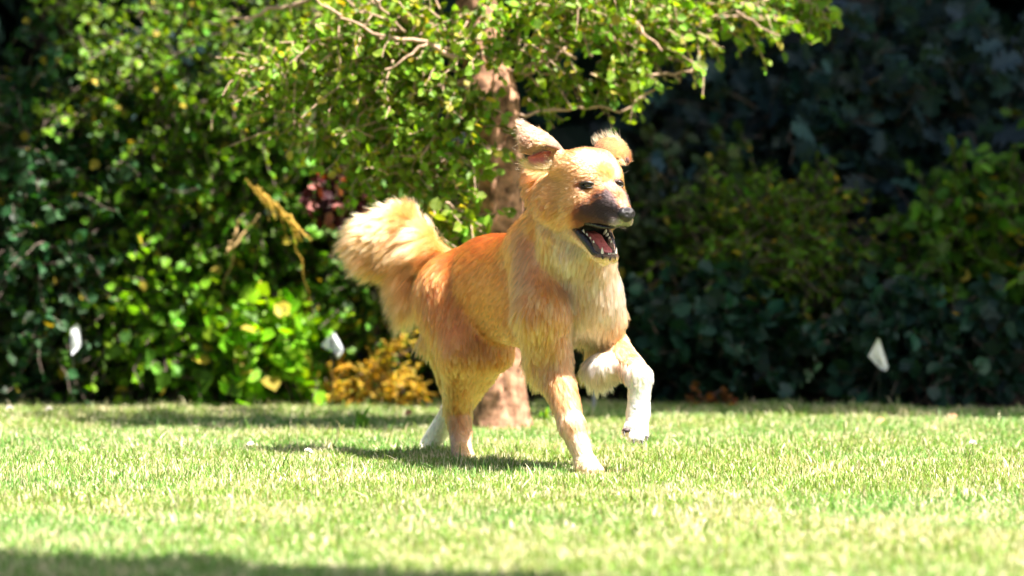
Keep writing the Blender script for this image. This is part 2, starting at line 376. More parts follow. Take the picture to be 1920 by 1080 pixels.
pts, tris, quads = grid.convertToPolygons(0.0)
pts = lo + pts.astype(float) * VX
quads = quads[:, ::-1]; 
# drop nothing, relax once towards neighbours for a soft surface
nb = np.zeros_like(pts); cnt = np.zeros(len(pts))
for i in range(4):
    np.add.at(nb, quads[:, i], pts[quads[:, (i + 1) % 4]]); np.add.at(cnt, quads[:, i], 1)
pts = .5 * pts + .5 * nb / np.maximum(cnt, 1)[:, None]

mouthP = [('in', H(-.045, 0, -.112), H(.055, 0, -.128), .024, .020)]
def seg_d(P, a, b_, r0, r1):
    v = b_ - a; h = np.clip(((P - a) @ v) / (v @ v), 0, 1)
    return np.linalg.norm(P - a - h[..., None] * v, axis=-1) - (r0 + (r1 - r0) * h)
def mouth_d(P): return np.min([seg_d(P, a, b_, r0, r1) for (_, a, b_, r0, r1) in carve], 0)
eyeR = onto(1102, 347); eyeL = onto(1160, 346)
eyeR = eyeR + .0045 * norm(eyeR - np.array([0, 0, CAM_H])); eyeL = H(-.004, -.049, 0) if np.linalg.norm(eyeL - E0) > .12 else eyeL + .0045 * norm(eyeL - np.array([0, 0, CAM_H]))
noseC = H(.083, 0, -.066)
KEYS = ['flow', 'L', 'col', 'lift']
def blend(P, tau=.016):
    n = len(P); D = np.stack([dist(q, P) for q in prims], 0)
    D -= D.min(0, keepdims=True); W = np.exp(-D / tau); W /= W.sum(0, keepdims=True)
    flow = norm(W.T @ np.array([q['flow'] for q in prims])); L = W.T @ np.array([q['L'] for q in prims])
    col = W.T @ np.array([q['col'] for q in prims]); lift = W.T @ np.array([q['lift'] for q in prims])
    g_ = lambda *ks: sum(W[i] for i, q in enumerate(prims) if q['kind'] in ks)
    return flow, L, col, lift, g_
def lerpc(c, tgt, m): return c * (1 - m[:, None]) + np.array(tgt)[None] * m[:, None]
def n3(P, s, seed):
    return (vnoise(P[:, 0] + .37 * P[:, 2], P[:, 1] * .6 + P[:, 2], s, seed) + vnoise(P[:, 2] - .3 * P[:, 1], P[:, 0] * 1.1, s, seed + 1)) / 2
def paint(P, N, col, g_):
    hd = g_('head', 'muzzle', 'cheek', 'ruff', 'jaw', 'throat')
    tr = g_('trunk')
    col = lerpc(col, RUST, np.clip(tr + .8 * g_('thigh', 'tailbase') * smooth(.45, .5, P[:, 2]), 0, 1) * smooth(-.05, .55, N[:, 2]) * .95)
    # pale flanks low down, pale chest patch
    loc = P - E0; a = loc @ Fh; b_ = loc @ Rh; c_ = loc @ UP
    mz = smooth(.020, .070, a - c_ + .05 * (n3(P, 90, 21) - .5) + .03 * (n3(P, 300, 23) - .5)) * g_('muzzle', 'head', 'cheek') * (1 - smooth(.0, .03, c_))
    bridge = (1 - smooth(.008, .020, np.abs(b_))) * smooth(.3, .7, N[:, 2])
    col = lerpc(col, (.008, .005, .006), np.clip(mz * (1 - .35 * bridge), 0, 1) * .985)
    # white whiskery front lip
    col = lerpc(col, (.38, .27, .25), smooth(.062, .080, a) * smooth(-.070, -.082, c_) * g_('muzzle') * .8)
    col = lerpc(col, RUST, smooth(.3, .6, n3(P, 16, 31)) * g_('ruff', 'cheek') * .25 * (1 - mz))
    # dark lips round the mouth
    md = mouth_d(P)
    lip = (1 - smooth(.004, .014, md)) * hd
    jawdark = g_('jaw') * smooth(-.35, .15, N[:, 2]); lip = np.maximum(lip, jawdark)
    col = lerpc(col, (.012, .010, .012), lip)
    for e_ in (eyeR, eyeL):
        de = np.linalg.norm((P - e_) * np.array([.75, .75, 1.3]), axis=1)
        col = lerpc(col, (.025, .018, .015), (1 - smooth(.0125, .019, de)))
    # small dark brow mark
    br = np.linalg.norm(P - (eyeR + np.array([.010, 0, .016])), axis=1); col = lerpc(col, (.10, .06, .05), (1 - smooth(.003, .009, br)) * .7)
    v = n3(P, 9, 41); col = col * (.9 + .2 * v[:, None])
    return col
flow, L_, col, lift, g_ = blend(pts)
Nv = fnormal(pts)
vc = paint(pts, Nv, col, g_)
inm = mouth_d(pts) < .0025
vc[inm] = (.012, .008, .010)
palate = (mouth_d(pts) < .002) & (Nv[:, 2] < -.2) & (((pts - E0) @ Fh) > -.03)
vc[palate] = (.40, .06, .05)
m, t, b = mat_base('dog_skin')
at_ = t.nodes.new('ShaderNodeAttribute'); at_.attribute_name = 'col'; t.links.new(at_.outputs['Color'], b.inputs['Base Color'])
b.inputs['Roughness'].default_value = .55
dog = mesh_np('dog', pts, [quads] + ([tris[:, ::-1]] if len(tris) else []), m, col=np.minimum(vc * np.array([.82, 1.20, .85]), np.array([.78, .70, .58])))
tag(dog, 'golden fluffy dog with dark muzzle and open mouth trotting across the lawn', 'dog')
print('dog verts', len(pts), 'quads', len(quads))

# ears (thick curved flaps)
def sheet(A, B, depthA, depthB, bulge, nu=14, nv=9, thick=.004):
    """A,B: photo outlines of the two long edges, with distances; gives a thick curved flap"""
    def samp(C, dd, n):
        C = np.array(C, float); s = np.r_[0, np.cumsum(np.linalg.norm(np.diff(C, axis=0), axis=1))]; s /= s[-1]
        u = np.linspace(0, 1, n); return np.stack([np.interp(u, s, C[:, 0]), np.interp(u, s, C[:, 1]), np.interp(u, s, np.broadcast_to(np.array(dd, float), (len(C),)))], 1)
    a = samp(A, depthA, nu); b_ = samp(B, depthB, nu); V = np.zeros((nu, nv, 3))
    for i in range(nu):
        for j in range(nv):
            s = j / (nv - 1); q = a[i] * (1 - s) + b_[i] * s
            V[i, j] = J(q[0], q[1], q[2] - bulge * math.sin(math.pi * s) ** .8 * (.5 + .5 * math.sin(math.pi * (i / (nu - 1)))))
    N = norm(np.cross(np.gradient(V, axis=0), np.gradient(V, axis=1)))
    N *= np.where((N @ np.array([0, -1., 0])) < 0, -1, 1)[..., None]
    n = nu * nv; idx = np.arange(n).reshape(nu, nv)
    q1 = np.stack([idx[:-1, :-1], idx[1:, :-1], idx[1:, 1:], idx[:-1, 1:]], -1).reshape(-1, 4)
    ring = np.concatenate([idx[:, 0], idx[-1, 1:], idx[::-1, -1][1:], idx[0, ::-1][1:]])
    side = np.stack([ring[:-1], ring[1:], ring[1:] + n, ring[:-1] + n], -1)
    return np.concatenate([V.reshape(-1, 3), (V - N * thick).reshape(-1, 3)]), [q1, q1[:, ::-1] + n, side], V, N
skinm = simple('ear_leather', (.16, .07, .04), .7); pinkm = simple('inner_ear_skin', (.62, .16, .13), .55, .4, .2, 60)
V, F, Ev, En = sheet([(1062, 286), (1046, 266), (1026, 251), (1003, 238), (976, 229)], [(1056, 288), (1038, 282), (1018, 282), (996, 292), (981, 288)],
                     [9.98, 9.965, 9.96, 9.96, 9.965], [9.975, 9.945, 9.935, 9.94, 9.955], .022)
earR = mesh_np('ear', V, F, skinm, dog)
V, F, _, _ = sheet([(1060, 292), (1040, 286), (1018, 285), (990, 296)], [(1056, 306), (1036, 316), (1012, 314), (992, 304)], [9.975, 9.965, 9.96, 9.96], [9.965, 9.955, 9.95, 9.95], -.012)
mesh_np('inner_ear', V, F, pinkm, earR)
V, F, Lv, Ln = sheet([(1110, 288), (1116, 266), (1130, 259), (1148, 257), (1164, 265), (1177, 286), (1178, 304)],
                     [(1114, 300), (1128, 302), (1141, 299), (1153, 296), (1161, 297), (1166, 302), (1171, 310)],
                     [10.02, 10.03, 10.03, 10.03, 10.02, 10.005, 9.995], [9.99, 9.985, 9.975, 9.97, 9.975, 9.98, 9.985], .010)
earL = mesh_np('ear', V, F, skinm, dog)

# eyes, nose, mouth
def uvball(c, r, sx=(1, 1, 1), n=16, A=np.eye(3)):
    th = np.linspace(0, math.pi, n); ph = np.linspace(0, 2 * math.pi, 2 * n, endpoint=False)
    T_, P_ = np.meshgrid(th, ph, indexing='ij')
    U = np.stack([np.sin(T_) * np.cos(P_), np.sin(T_) * np.sin(P_), np.cos(T_)], -1).reshape(-1, 3)
    V = c + (U * r * np.array(sx)) @ np.array(A)
    idx = np.arange(len(V)).reshape(n, 2 * n)
    return V, np.stack([idx[:-1], idx[1:], np.roll(idx[1:], -1, 1), np.roll(idx[:-1], -1, 1)], -1).reshape(-1, 4)
em, t, b = mat_base('dog_eye'); b.inputs['Roughness'].default_value = .10; b.inputs['Coat Weight'].default_value = .8
at_ = t.nodes.new('ShaderNodeAttribute'); at_.attribute_name = 'col'; t.links.new(at_.outputs['Color'], b.inputs['Base Color'])
rimm = simple('eye_rim', (.02, .014, .012), .4)
gaze = norm(Fh * 1.0 + .1 * UP)
for e_ in (eyeR, eyeL):
    V, Q = uvball(e_, .0122, n=24)
    d_ = norm(V - e_) @ norm(gaze * .6 + .4 * norm(np.array([0, 0, CAM_H]) - e_))
    c = np.where(d_[:, None] > .93, [.004, .003, .003], np.where(d_[:, None] > .66, [.07, .022, .008], [.03, .018, .015]))
    eb = mesh_np('eye', V, [Q], em, dog, col=c)
    # almond rim, upper and lower lid
    cd_ = norm(np.array([0, 0, CAM_H]) - e_); sx = norm(np.cross(UP, cd_)); upv = np.cross(cd_, sx)
    wd = .0160 if e_ is eyeR else .0100
    tt = np.linspace(0, 2 * math.pi, 28); P = np.array([e_ + cd_ * (.0124 - .0065 * abs(math.cos(a)) ** 2) + sx * wd * math.cos(a) + upv * (.0062 * math.sin(a) * abs(math.sin(a)) ** .3 - .0010 * math.cos(a)) for a in tt])
    V, Q = tubes(P[None], (.0024 + .0010 * np.sin(tt))[None], 6); mesh_np('eyelid', V, [Q], rimm, eb)
nm = simple('nose_leather', (.012, .009, .011), .30, .6, .3, 900)
parts = [uvball(noseC + .004 * Fh, .0225, (.75, 1.0, .74), 20, HA)]
nV = parts[0][0]
lh = (nV - noseC) @ np.array(HA).T
for s in (1, -1):   # nostrils pressed in
    dn = np.linalg.norm((lh - np.array([.016, .0085 * s, -.001])) * np.array([1, 1, 1.2]), axis=1)
    nV = nV - Fh * (.007 * np.exp(-(dn / .0042) ** 2))[:, None]
nV = nV - (UP * (.0035 * smooth(.0, -.012, lh[:, 2]) * (1 - smooth(0, .012, np.abs(lh[:, 1]))))[:, None]) * 1
nose = mesh_np('nose', nV, [parts[0][1]], nm, dog)
hole = simple('nostril_dark', (.004, .003, .004), .7)
for s in (1, -1):
    V, Q = uvball(noseC + .0125 * Fh + .0092 * s * Rh - .001 * UP, .0042, (.8, 1, .8), 10, HA); mesh_np('nostril', V, [Q], hole, nose)
lipm = simple('wet_lip', (.014, .011, .014), .22, .6, .2, 200)
for s in (1, -1):   # lower lip rim and upper lip rim
    P = np.array([H(-.066, .046 * s, -.089), H(-.048, .045 * s, -.104), H(-.02, .036 * s, -.128), H(.004, .029 * s, -.157), H(.024, .018 * s, -.168), H(.034, .004 * s, -.171)])
    V, Q = tubes(P[None], np.array([[.005, .0095, .0105, .0085, .0065, .005]]), 8); mesh_np('lip', V, [Q], lipm, dog)
    P = np.array([H(-.066, .046 * s, -.088), H(-.045, .045 * s, -.080), H(.0, .036 * s, -.090), H(.035, .027 * s, -.097), H(.06, .019 * s, -.098), H(.075, .008 * s, -.096)])
    V, Q = tubes(P[None], np.array([[.005, .0065, .006, .005, .003, .002]]), 8); mesh_np('lip', V, [Q], lipm, dog)
tm = simple('tongue_pink', (.66, .17, .15), .22, .55, .15, 120); gm = simple('gum_pink', (.72, .34, .34), .3, .5)
P = np.array([H(-.05, 0, -.113), H(-.03, 0, -.120), H(-.008, 0, -.140), H(.012, 0, -.152), H(.026, 0, -.162)])
def flat_tube(P, R, wid, hh, name, mat):
    n = len(P); th = np.linspace(0, 2 * math.pi, 14, endpoint=False); T = norm(np.gradient(P, axis=0)); Wd = Rh; V = []
    for i in range(n):
        Nn = norm(np.cross(Wd, T[i])); Nn = Nn if Nn[2] > 0 else -Nn
        for a in th: V.append(P[i] + Wd * wid[i] * math.cos(a) + Nn * hh[i] * (math.sin(a) - (.35 if math.sin(a) > 0 and abs(math.cos(a)) < .3 else 0)))
    idx = np.arange(n * 14).reshape(n, 14)
    Q = np.stack([idx[:-1], np.roll(idx[:-1], -1, 1), np.roll(idx[1:], -1, 1), idx[1:]], -1).reshape(-1, 4)
    return mesh_np(name, V, [Q, idx[-1:][:, ::1], idx[:1][:, ::-1]], mat, dog)
flat_tube(P, 0, [.016, .019, .019, .017, .007], [.008, .008, .007, .006, .004], 'tongue', tm)
P = np.array([H(-.004, 0, -.166), H(.014, 0, -.168), H(.030, 0, -.168)])
flat_tube(P, 0, [.018, .020, .010], [.006, .007, .004], 'gum', gm)
toothm = simple('tooth_ivory', (.82, .76, .64), .25, .5)
def tooth(p, d, r, l):
    P = np.array([p, p + d * l * .35, p + d * l * .75, p + d * l]); V, Q = tubes(P[None], np.array([[r, r * .95, r * .55, r * .08]]), 8)
    mesh_np('tooth', V, [Q], toothm, dog)
for s in (1, -1):
    tooth(H(.020, .0185 * s, -.166), norm(UP * 1 + .15 * Fh + .12 * s * Rh), .0042, .022)
    for i, u in enumerate((.12, .30, .48, .66)):
        p = H(-.042, .034 * s, -.112) * (1 - u) + H(.014, .021 * s, -.152) * u
        tooth(p, norm(UP + .1 * s * Rh + .3 * Fh), .0052 - .0007 * i, .0145 - .0012 * i)
for k in range(-2, 3):
    tooth(H(.031, .0045 * k, -.163), norm(UP + .4 * Fh), .0023, .0065)
padm = simple('paw_pad', (.05, .03, .035), .6, .4); padp = simple('pink_paw_pad', (.45, .18, .16), .6, .4)
for (px, py, d, r_, mm) in ((1174, 807, 9.975, .0095, padm), (1184, 822, 9.985, .010, padp), (1200, 825, 9.985, .009, padm), (1212, 818, 9.99, .007, padm)):
    V, Q = uvball(J(px, py, d), r_, (1, .9, .6), 12); mesh_np('paw_pad', V, [Q], mm, dog)
clawm = simple('claw', (.03, .025, .025), .3)
for (px, py, d) in ((1086, 889, 9.955), (1100, 893, 9.925), (1116, 892, 9.925), (1124, 888, 9.95), (1170, 812, 9.965), (1188, 828, 9.962), (1204, 829, 9.962), (1213, 822, 9.975)):
    p = J(px, py, d); P = np.array([p + [0, .008, .004], p, p + [.001, -.006, -.005]]); V, Q = tubes(P[None], np.array([[.003, .0026, .0006]]), 6)
    mesh_np('claw', V, [Q], clawm, dog)

# --- coat
def tri_sample(V, T, n, dens=None):
    A = V[T[:, 0]]; B = V[T[:, 1]]; C = V[T[:, 2]]
    ar = np.linalg.norm(np.cross(B - A, C - A), axis=1)
    if dens is not None: ar = ar * dens
    k = rng.choice(len(T), n, p=ar / ar.sum()); u = rng.random((n, 2)); f = u.sum(1) > 1; u[f] = 1 - u[f]
    return A[k] + u[:, :1] * (B[k] - A[k]) + u[:, 1:] * (C[k] - A[k]), k
HM = bpy.data.materials.new('dog_fur'); HM.use_nodes = True; t = HM.node_tree; t.nodes.clear()
out = t.nodes.new('ShaderNodeOutputMaterial'); hb = t.nodes.new('ShaderNodeBsdfHairPrincipled')
hb.model = 'CHIANG'; hb.parametrization = 'COLOR'
at_ = t.nodes.new('ShaderNodeAttribute'); at_.attribute_name = 'hair_col'
t.links.new(at_.outputs['Color'], hb.inputs['Color']); hb.inputs['Roughness'].default_value = .33; hb.inputs['Radial Roughness'].default_value = .65
t.links.new(hb.outputs[0], out.inputs[0])
def make_hair(name, roots, dirs, L, col, parent, npts=6, grav=.35, rad=.00030, clump=.6, guides=14, curl=0.0, shade=.28):
    n = len(roots); dirs = norm(dirs)
    L = L * (.75 + .5 * rng.random(n))
    tt = np.linspace(0, 1, npts)
    P = roots[:, None] + L[:, None, None] * (tt[None, :, None] * dirs[:, None] - (tt ** 2)[None, :, None] * grav * UP)
    ng = max(1, n // guides); gi = rng.permutation(n)[:ng]
    kd = kdtree.KDTree(ng)
    for i, k in enumerate(gi): kd.insert(roots[k], i)
    kd.balance()
    near = np.array([gi[kd.find(p)[1]] for p in roots])
    GP = P[gi]; wobble = rng.normal(size=(n, 1, 3)) * (curl * L)[:, None, None]
    P[:] = P + wobble * (tt[None, :, None] ** 2)
    PG = P[near].copy(); cl = clump * (.5 + .5 * rng.random(n))
    P = P * (1 - cl[:, None, None] * (tt ** 1.3)[None, :, None]) + PG * (cl[:, None, None] * (tt ** 1.3)[None, :, None])
    # every clump has its own shade
    gsh = (1 - shade / 2 + shade * rng.random(n))[near]; col = col * gsh[:, None] * (.9 + .2 * rng.random((n, 1)))
    hc = bpy.data.hair_curves.new(name); hc.add_curves([npts] * n)
    hc.attributes['position'].data.foreach_set('vector', P.astype(np.float32).ravel())
    ra = hc.attributes.new('radius', 'FLOAT', 'POINT'); rr = rad * np.array([1.0, .95, .85, .7, .45, .12])[:npts]
    ra.data.foreach_set('value', np.tile(rr, n).astype(np.float32))
    ca = hc.attributes.new('hair_col', 'FLOAT_COLOR', 'CURVE'); c = np.ones((n, 4), np.float32); c[:, :3] = col.clip(.01, .93)
    ca.data.foreach_set('color', c.ravel())
    hc.materials.append(HM)
    o = bpy.data.objects.new(name, hc); COL.objects.link(o)
    if parent is not None: o.parent = parent; attach(o, parent)
    return o
T = np.concatenate([quads[:, [0, 1, 2]], quads[:, [0, 2, 3]]] + ([tris[:, ::-1]] if len(tris) else []))
cen = pts[T].mean(1)
hdw = 1 + 2.5 * (np.linalg.norm(cen - E0, axis=1) < .17) + 1.0 * smooth(.03, .08, np.linalg.norm(cen - J(735, 450, 10.67), axis=1) * -1 + .15)
R, k = tri_sample(pts, T, 560000, hdw)
N = fnormal(R)
flow, L_, col, lift, g_ = blend(R)
c = paint(R, N, col, g_)
keep = (mouth_d(R) > .006)
for e_, rr in ((eyeR, .0135), (eyeL, .0115)): keep &= np.linalg.norm((R - e_) * np.array([.72, .72, 1.5]), axis=1) > rr
keep &= np.linalg.norm((R - noseC - .004 * Fh), axis=1) > .020
keep &= R[:, 2] > .004
lipd = (((R - E0) @ UP) < -.085) & (((R - E0) @ Fh) > -.05) & (((R - E0) @ UP) > -.115) & (np.abs((R - E0) @ Rh) < .06) & (g_('muzzle') > .5) & (N[:, 2] < -.5)
keep &= ~lipd
R, N, flow, L_, c, lift = R[keep], N[keep], flow[keep], L_[keep], c[keep], lift[keep]
gg = {kd_: g_(*kd_.split('+'))[keep] if not isinstance(g_(*kd_.split('+')), int) else 0 for kd_ in ('tail', 'neck+ruff', 'chest', 'foreleg', 'leftfore', 'trunk', 'tuft')}
tang = flow - (flow * N).sum(1, keepdims=True) * N
jit = norm(np.stack([n3(R, 12, 51) - .5, n3(R, 12, 61) - .5, n3(R, 12, 71) - .5], 1)) * .30
D = norm(tang) * (1 - lift[:, None]) + N * lift[:, None] + jit * (L_[:, None] / .03).clip(.2, 1) * .6 + rng.normal(size=R.shape) * .06
# long feathering behind the elbows and under the forearm
for (pe, rr, Lx, dv) in ((J(985, 690, 10.15), .04, .022, (-.7, .1, -.5)), (J(1120, 705, 10.12), .035, .018, (-.4, 0, -.9)), (J(1030, 690, 10.1), .03, .004, (-.6, 0, -.8)),
                    (J(800, 590, 10.56), .06, .03, (-.4, 0, -1)), (J(1090, 690, 10.15), .03, .015, (-.3, 0, -1))):
    wgt = np.exp(-(np.linalg.norm(R - pe, axis=1) / rr) ** 2); L_ = L_ + Lx * wgt; D = D + wgt[:, None] * np.array(dv) * .6
# fringe down the back of the legs
lg = g_('foreleg', 'leftfore', 'gaskin', 'thigh', 'thigh2', 'feather')[keep] * smooth(.0, .7, -(N @ Fb) + .2 * (N @ Rb)) * smooth(.16, .30, R[:, 2])
L_ = L_ + .011 * lg; D = D + lg[:, None] * (np.array([0, 0, -.35]) - Fb * .35)
L_ = L_ * (.7 + .6 * n3(R, 30, 81))
hfine = (np.linalg.norm(R - E0, axis=1) < .15) & (L_ < .02)
lk = ~hfine & (rng.random(len(R)) < .6)
un = ~hfine & ~lk
make_hair('coat', R[hfine], D[hfine], L_[hfine], c[hfine], dog, grav=.2, curl=.08, clump=.6, guides=9, rad=.00032, shade=.45)
make_hair('undercoat', R[un], D[un], L_[un] * .7, c[un] * .92, dog, grav=.28, curl=.12, clump=.55, guides=16, rad=.00036, shade=.45)
make_hair('guard_hair', R[lk], D[lk] + N[lk] * .05, L_[lk] * 1.05, c[lk], dog, grav=.30, curl=.06, clump=.74, guides=24, rad=.00038, shade=.85)
# ear fur
def earfur(Vv, Nn_, n, tipdir, colA, colB, Lx):
    nu, nv, _ = Vv.shape; u = rng.random(n) * (nu - 1.001); v = rng.random(n) * (nv - 1.001); i = u.astype(int); j = v.astype(int); fu = (u - i)[:, None]; fv = (v - j)[:, None]
    bl = lambda A: (A[i, j] * (1 - fu) + A[i + 1, j] * fu) * (1 - fv) + (A[i, j + 1] * (1 - fu) + A[i + 1, j + 1] * fu) * fv
    Rr = bl(Vv); Nr = norm(bl(Nn_)); s = u / (nu - 1)
    Dd = norm(np.array(tipdir)) * .8 + Nr * .18 + rng.normal(size=(n, 3)) * .10
    s = smooth(.55, .98, s) if tipdir[0] > 0 else smooth(.3, .95, s); cc = np.array(colA) * (1 - s[:, None]) + np.array(colB) * s[:, None]
    edge = (v < .8)
    return Rr, Dd, Lx * (.6 + .6 * rng.random(n)) * np.where(edge, 1.5, 1), cc
Rr, Dd, Ll, cc = earfur(Ev, En, 12000, (-.9, .1, .35), (.62, .20, .065), (.20, .085, .05), .012); make_hair('ear_fur', Rr, Dd, Ll, cc, earR, grav=0, curl=.10, clump=.6, guides=16, shade=.7)
Rr, Dd, Ll, cc = earfur(Lv, Ln, 12000, (.5, -.1, .1), (.70, .28, .11), (.14, .05, .025), .0075); make_hair('ear_fur', Rr, Dd, Ll, cc, earL, grav=.1, curl=.10, clump=.5, guides=14, shade=.6)
V, Q = uvball(J(1176, 301, 9.968), .008, (.7, .6, 1.0), 12); mesh_np('inner_ear', V, [Q], simple('inner_ear_shadowed', (.10, .04, .03), .8), earL)  # small ball, shade under the ear fold put into its dark colour
# wisps blown off the ear tips and rims
def wisps(pl, dv, L0, n, colr, parent):
    pl = np.array(pl); k = rng.integers(0, len(pl) - 1, n); f = rng.random((n, 1)); P = pl[k] * (1 - f) + pl[k + 1] * f + rng.normal(size=(n, 3)) * .003
    make_hair('ear_wisps', P, np.array(dv) + rng.normal(size=(n, 3)) * .28, L0 * (.4 + .9 * rng.random(n)), np.tile(colr, (n, 1)), parent, grav=-.15, rad=.00026, clump=.5, guides=11, curl=.2)
wisps([Lv[2, 0], Lv[4, 0], Lv[6, 0], Lv[8, 0], Lv[10, 0]], (-.45, .1, .65), .021, 240, (.58, .26, .11), earL)
wisps([Ev[-1, 0], Ev[-1, 3], Ev[-1, 8]], (-.5, 0, -.55), .020, 200, (.55, .30, .14), earR)
wisps([Ev[-3, 0], Ev[-1, 0]], (-.9, 0, .35), .014, 160, (.30, .15, .09), earR)
wisps([J(1052, 306, 9.955), J(1036, 316, 9.95), J(1008, 316, 9.95), J(996, 310, 9.955)], (-.9, -.2, .12), .030, 1200, (.62, .29, .10), earR)
wisps([J(1162, 296, 9.96), J(1170, 305, 9.965)], (.2, -.2, -.9), .012, 120, (.5, .22, .08), earL)
# whiskers
ws = [(J(1160, 424, 9.845), (.6, -.4, -.25)), (J(1150, 421, 9.855), (.3, -.8, -.3)), (J(1096, 470, 9.93), (-.8, -.3, -.15)), (J(1163, 330, 9.95), (.8, 0, .6))]
make_hair('whiskers', np.array([a for a, _ in ws]), np.array([b_ for _, b_ in ws]), np.full(len(ws), .026), np.tile((.8, .75, .7), (len(ws), 1)), dog, grav=.1, rad=.00016, clump=0, guides=1)
# ------------------------------------------------------------------ plants
def pxcloud(n, cx, cy, d, rx, ry, rd, pw=1.0):
    """points in an ellipsoid given by its centre in the picture, distance and half sizes in metres"""
    c = J(cx, cy, d); return c + ball(n) * np.array([rx, rd, ry])
def foliage_part(clouds, parent, name='foliage', mat=None, twmat=None):
    LVs, LFs, LCs, TVs, TQs = [], [], [], [], []; o = 0; o2 = 0
    for (lv, lf, lc, tv, tq) in clouds:
        LVs.append(lv); LFs.append(lf + o); LCs.append(lc); TVs.append(tv); TQs.append(tq + o2); o += len(lv); o2 += len(tv)
    a = mesh_np(name, np.concatenate(LVs), [np.concatenate(LFs)], mat or LM, parent, np.concatenate(LCs), smooth_=False)
    b = mesh_np('twigs', np.concatenate(TVs), [np.concatenate(TQs)], twmat or twigm, parent)
    return a, b
def wander(a, b, n, amp, seed):
    r_ = np.random.default_rng(seed); t = np.linspace(0, 1, n)[:, None]; a = np.array(a); b = np.array(b)
    off = r_.normal(size=(n, 3)) * amp; off[0] = 0; off[-1] = 0
    off = (off + np.roll(off, 1, 0)) / 2; off[0] = 0
    return a * (1 - t) + b * t + off
def limbs(parent, ends, mat=None, name='limb', sides=7):
    for (a, b, r0, r1, s) in ends:
        n = 12; P = wander(a, b, n, np.linalg.norm(np.array(b) - a) * .035, s)
        V, Q = tubes(P[None], np.linspace(r0, r1, n)[None], sides); mesh_np(name, V, [Q], mat or twigm, parent)

# ---- the small-leaved tree behind the dog
base = J(936, 812, 11.65)
tree = empty('fruit_tree', (base[0], base[1], 0), 'small leaved tree with sunlit rough trunk standing directly behind the dog', 'tree')
K = [(936, 822, 11.65, .080), (935, 790, 11.65, .074), (932, 700, 11.65, .068), (932, 560, 11.65, .062), (934, 430, 11.65, .070), (934, 300, 11.65, .075), (925, 190, 11.66, .077), (905, 80, 11.68, .055), (885, -20, 11.7, .050), (890, -160, 11.72, .045), (880, -420, 11.75, .035), (900, -800, 11.8, .018)]
u = np.linspace(0, len(K) - 1, 90); Ka = np.array([[*J(a, b_, c_), r_] for a, b_, c_, r_ in K])
P = np.stack([np.interp(u, range(len(K)), Ka[:, i]) for i in range(4)], 1)
for _ in range(3): P[1:-1] = .25 * P[:-2] + .5 * P[1:-1] + .25 * P[2:]
sides = 40; V, Q = tubes(P[None, :, :3], P[None, :, 3], sides)
ang = np.tile(np.arange(sides), len(P)); row = np.repeat(np.arange(len(P)), sides)
ridg = (vnoise(ang * .55 + 3 * np.sin(row * .05), row * .12, 1.0, 91) - .5) * .022 + (vnoise(ang * 1.1, row * .6, 1.0, 93) - .5) * .008
cenr = P[row, :3]; flare = .02 * np.exp(-V[:, 2] / .05)
V = V + norm(V - cenr) * (ridg + flare)[:, None]
mesh_np('trunk', V, [Q], bark, tree)
D = 11.8
limbs(tree, [
    (J(925, 170, 11.66), J(1075, 80, 11.8), .020, .012, 1), (J(1070, 82, 11.8), J(1330, 35, 11.95), .012, .006, 2), (J(1320, 36, 11.95), J(1570, -5, 12.05), .006, .003, 3),
    (J(940, 215, 11.64), J(1190, 192, 11.75), .005, .003, 4), (J(1190, 190, 11.75), J(1235, 160, 11.78), .004, .002, 5),
    (J(1130, 150, 11.75), J(1255, 140, 11.8), .006, .004, 6), (J(1255, 140, 11.8), J(1325, 125, 11.8), .004, .002, 7), (J(1262, 140, 11.8), J(1275, 152, 11.8), .003, .0015, 8), (J(1238, 142, 11.8), J(1232, 128, 11.8), .003, .0015, 9), (J(1295, 132, 11.8), J(1318, 118, 11.82), .003, .0012, 10),
    (J(910, 100, 11.67), J(740, 20, 11.6), .018, .010, 11), (J(740, 20, 11.6), J(620, -40, 11.6), .010, .006, 12), (J(880, 95, 11.6), J(690, 70, 11.5), .008, .004, 13), (J(830, 60, 11.6), J(790, 160, 11.5), .004, .002, 14),
    (J(905, 150, 11.66), J(700, 190, 11.6), .012, .006, 15), (J(700, 190, 11.6), J(610, 150, 11.6), .006, .003, 16), (J(920, 260, 11.65), J(740, 330, 11.6), .010, .004, 17), (J(930, 480, 11.62), J(840, 395, 11.5), .006, .003, 18), (J(880, 430, 11.55), J(850, 360, 11.5), .003, .0015, 19),
    (J(860, 110, 11.45), J(640, 30, 11.4), .007, .003, 31), (J(760, 60, 11.42), J(700, 0, 11.4), .004, .002, 32), (J(800, 84, 11.43), J(720, 130, 11.38), .004, .002, 33), (J(640, 30, 11.4), J(560, -20, 11.4), .004, .002, 34), (J(1060, 90, 11.6), J(1000, 140, 11.5), .005, .003, 35), (J(1080, 110, 11.6), J(1000, 60, 11.5), .004, .002, 36), (J(900, 420, 11.5), J(835, 380, 11.42), .005, .003, 37), (J(1180, 30, 11.7), J(1240, 95, 11.6), .004, .002, 38), (J(1380, 20, 11.8), J(1460, 70, 11.8), .003, .002, 39),
    (J(890, -40, 11.7), J(1250, -260, 11.9), .02, .006, 20), (J(890, -60, 11.7), J(560, -260, 11.9), .02, .006, 21), (J(890, -150, 11.7), J(1050, -620, 11.5), .016, .004, 22), (J(890, -150, 11.7), J(700, -650, 12.2), .016, .004, 23), (J(600, 30, 12.0), J(480, 120, 12.1), .006, .003, 24), (J(640, -20, 11.9), J(430, 40, 12.0), .008, .004, 25)])
APL = (.15, .26, .025)
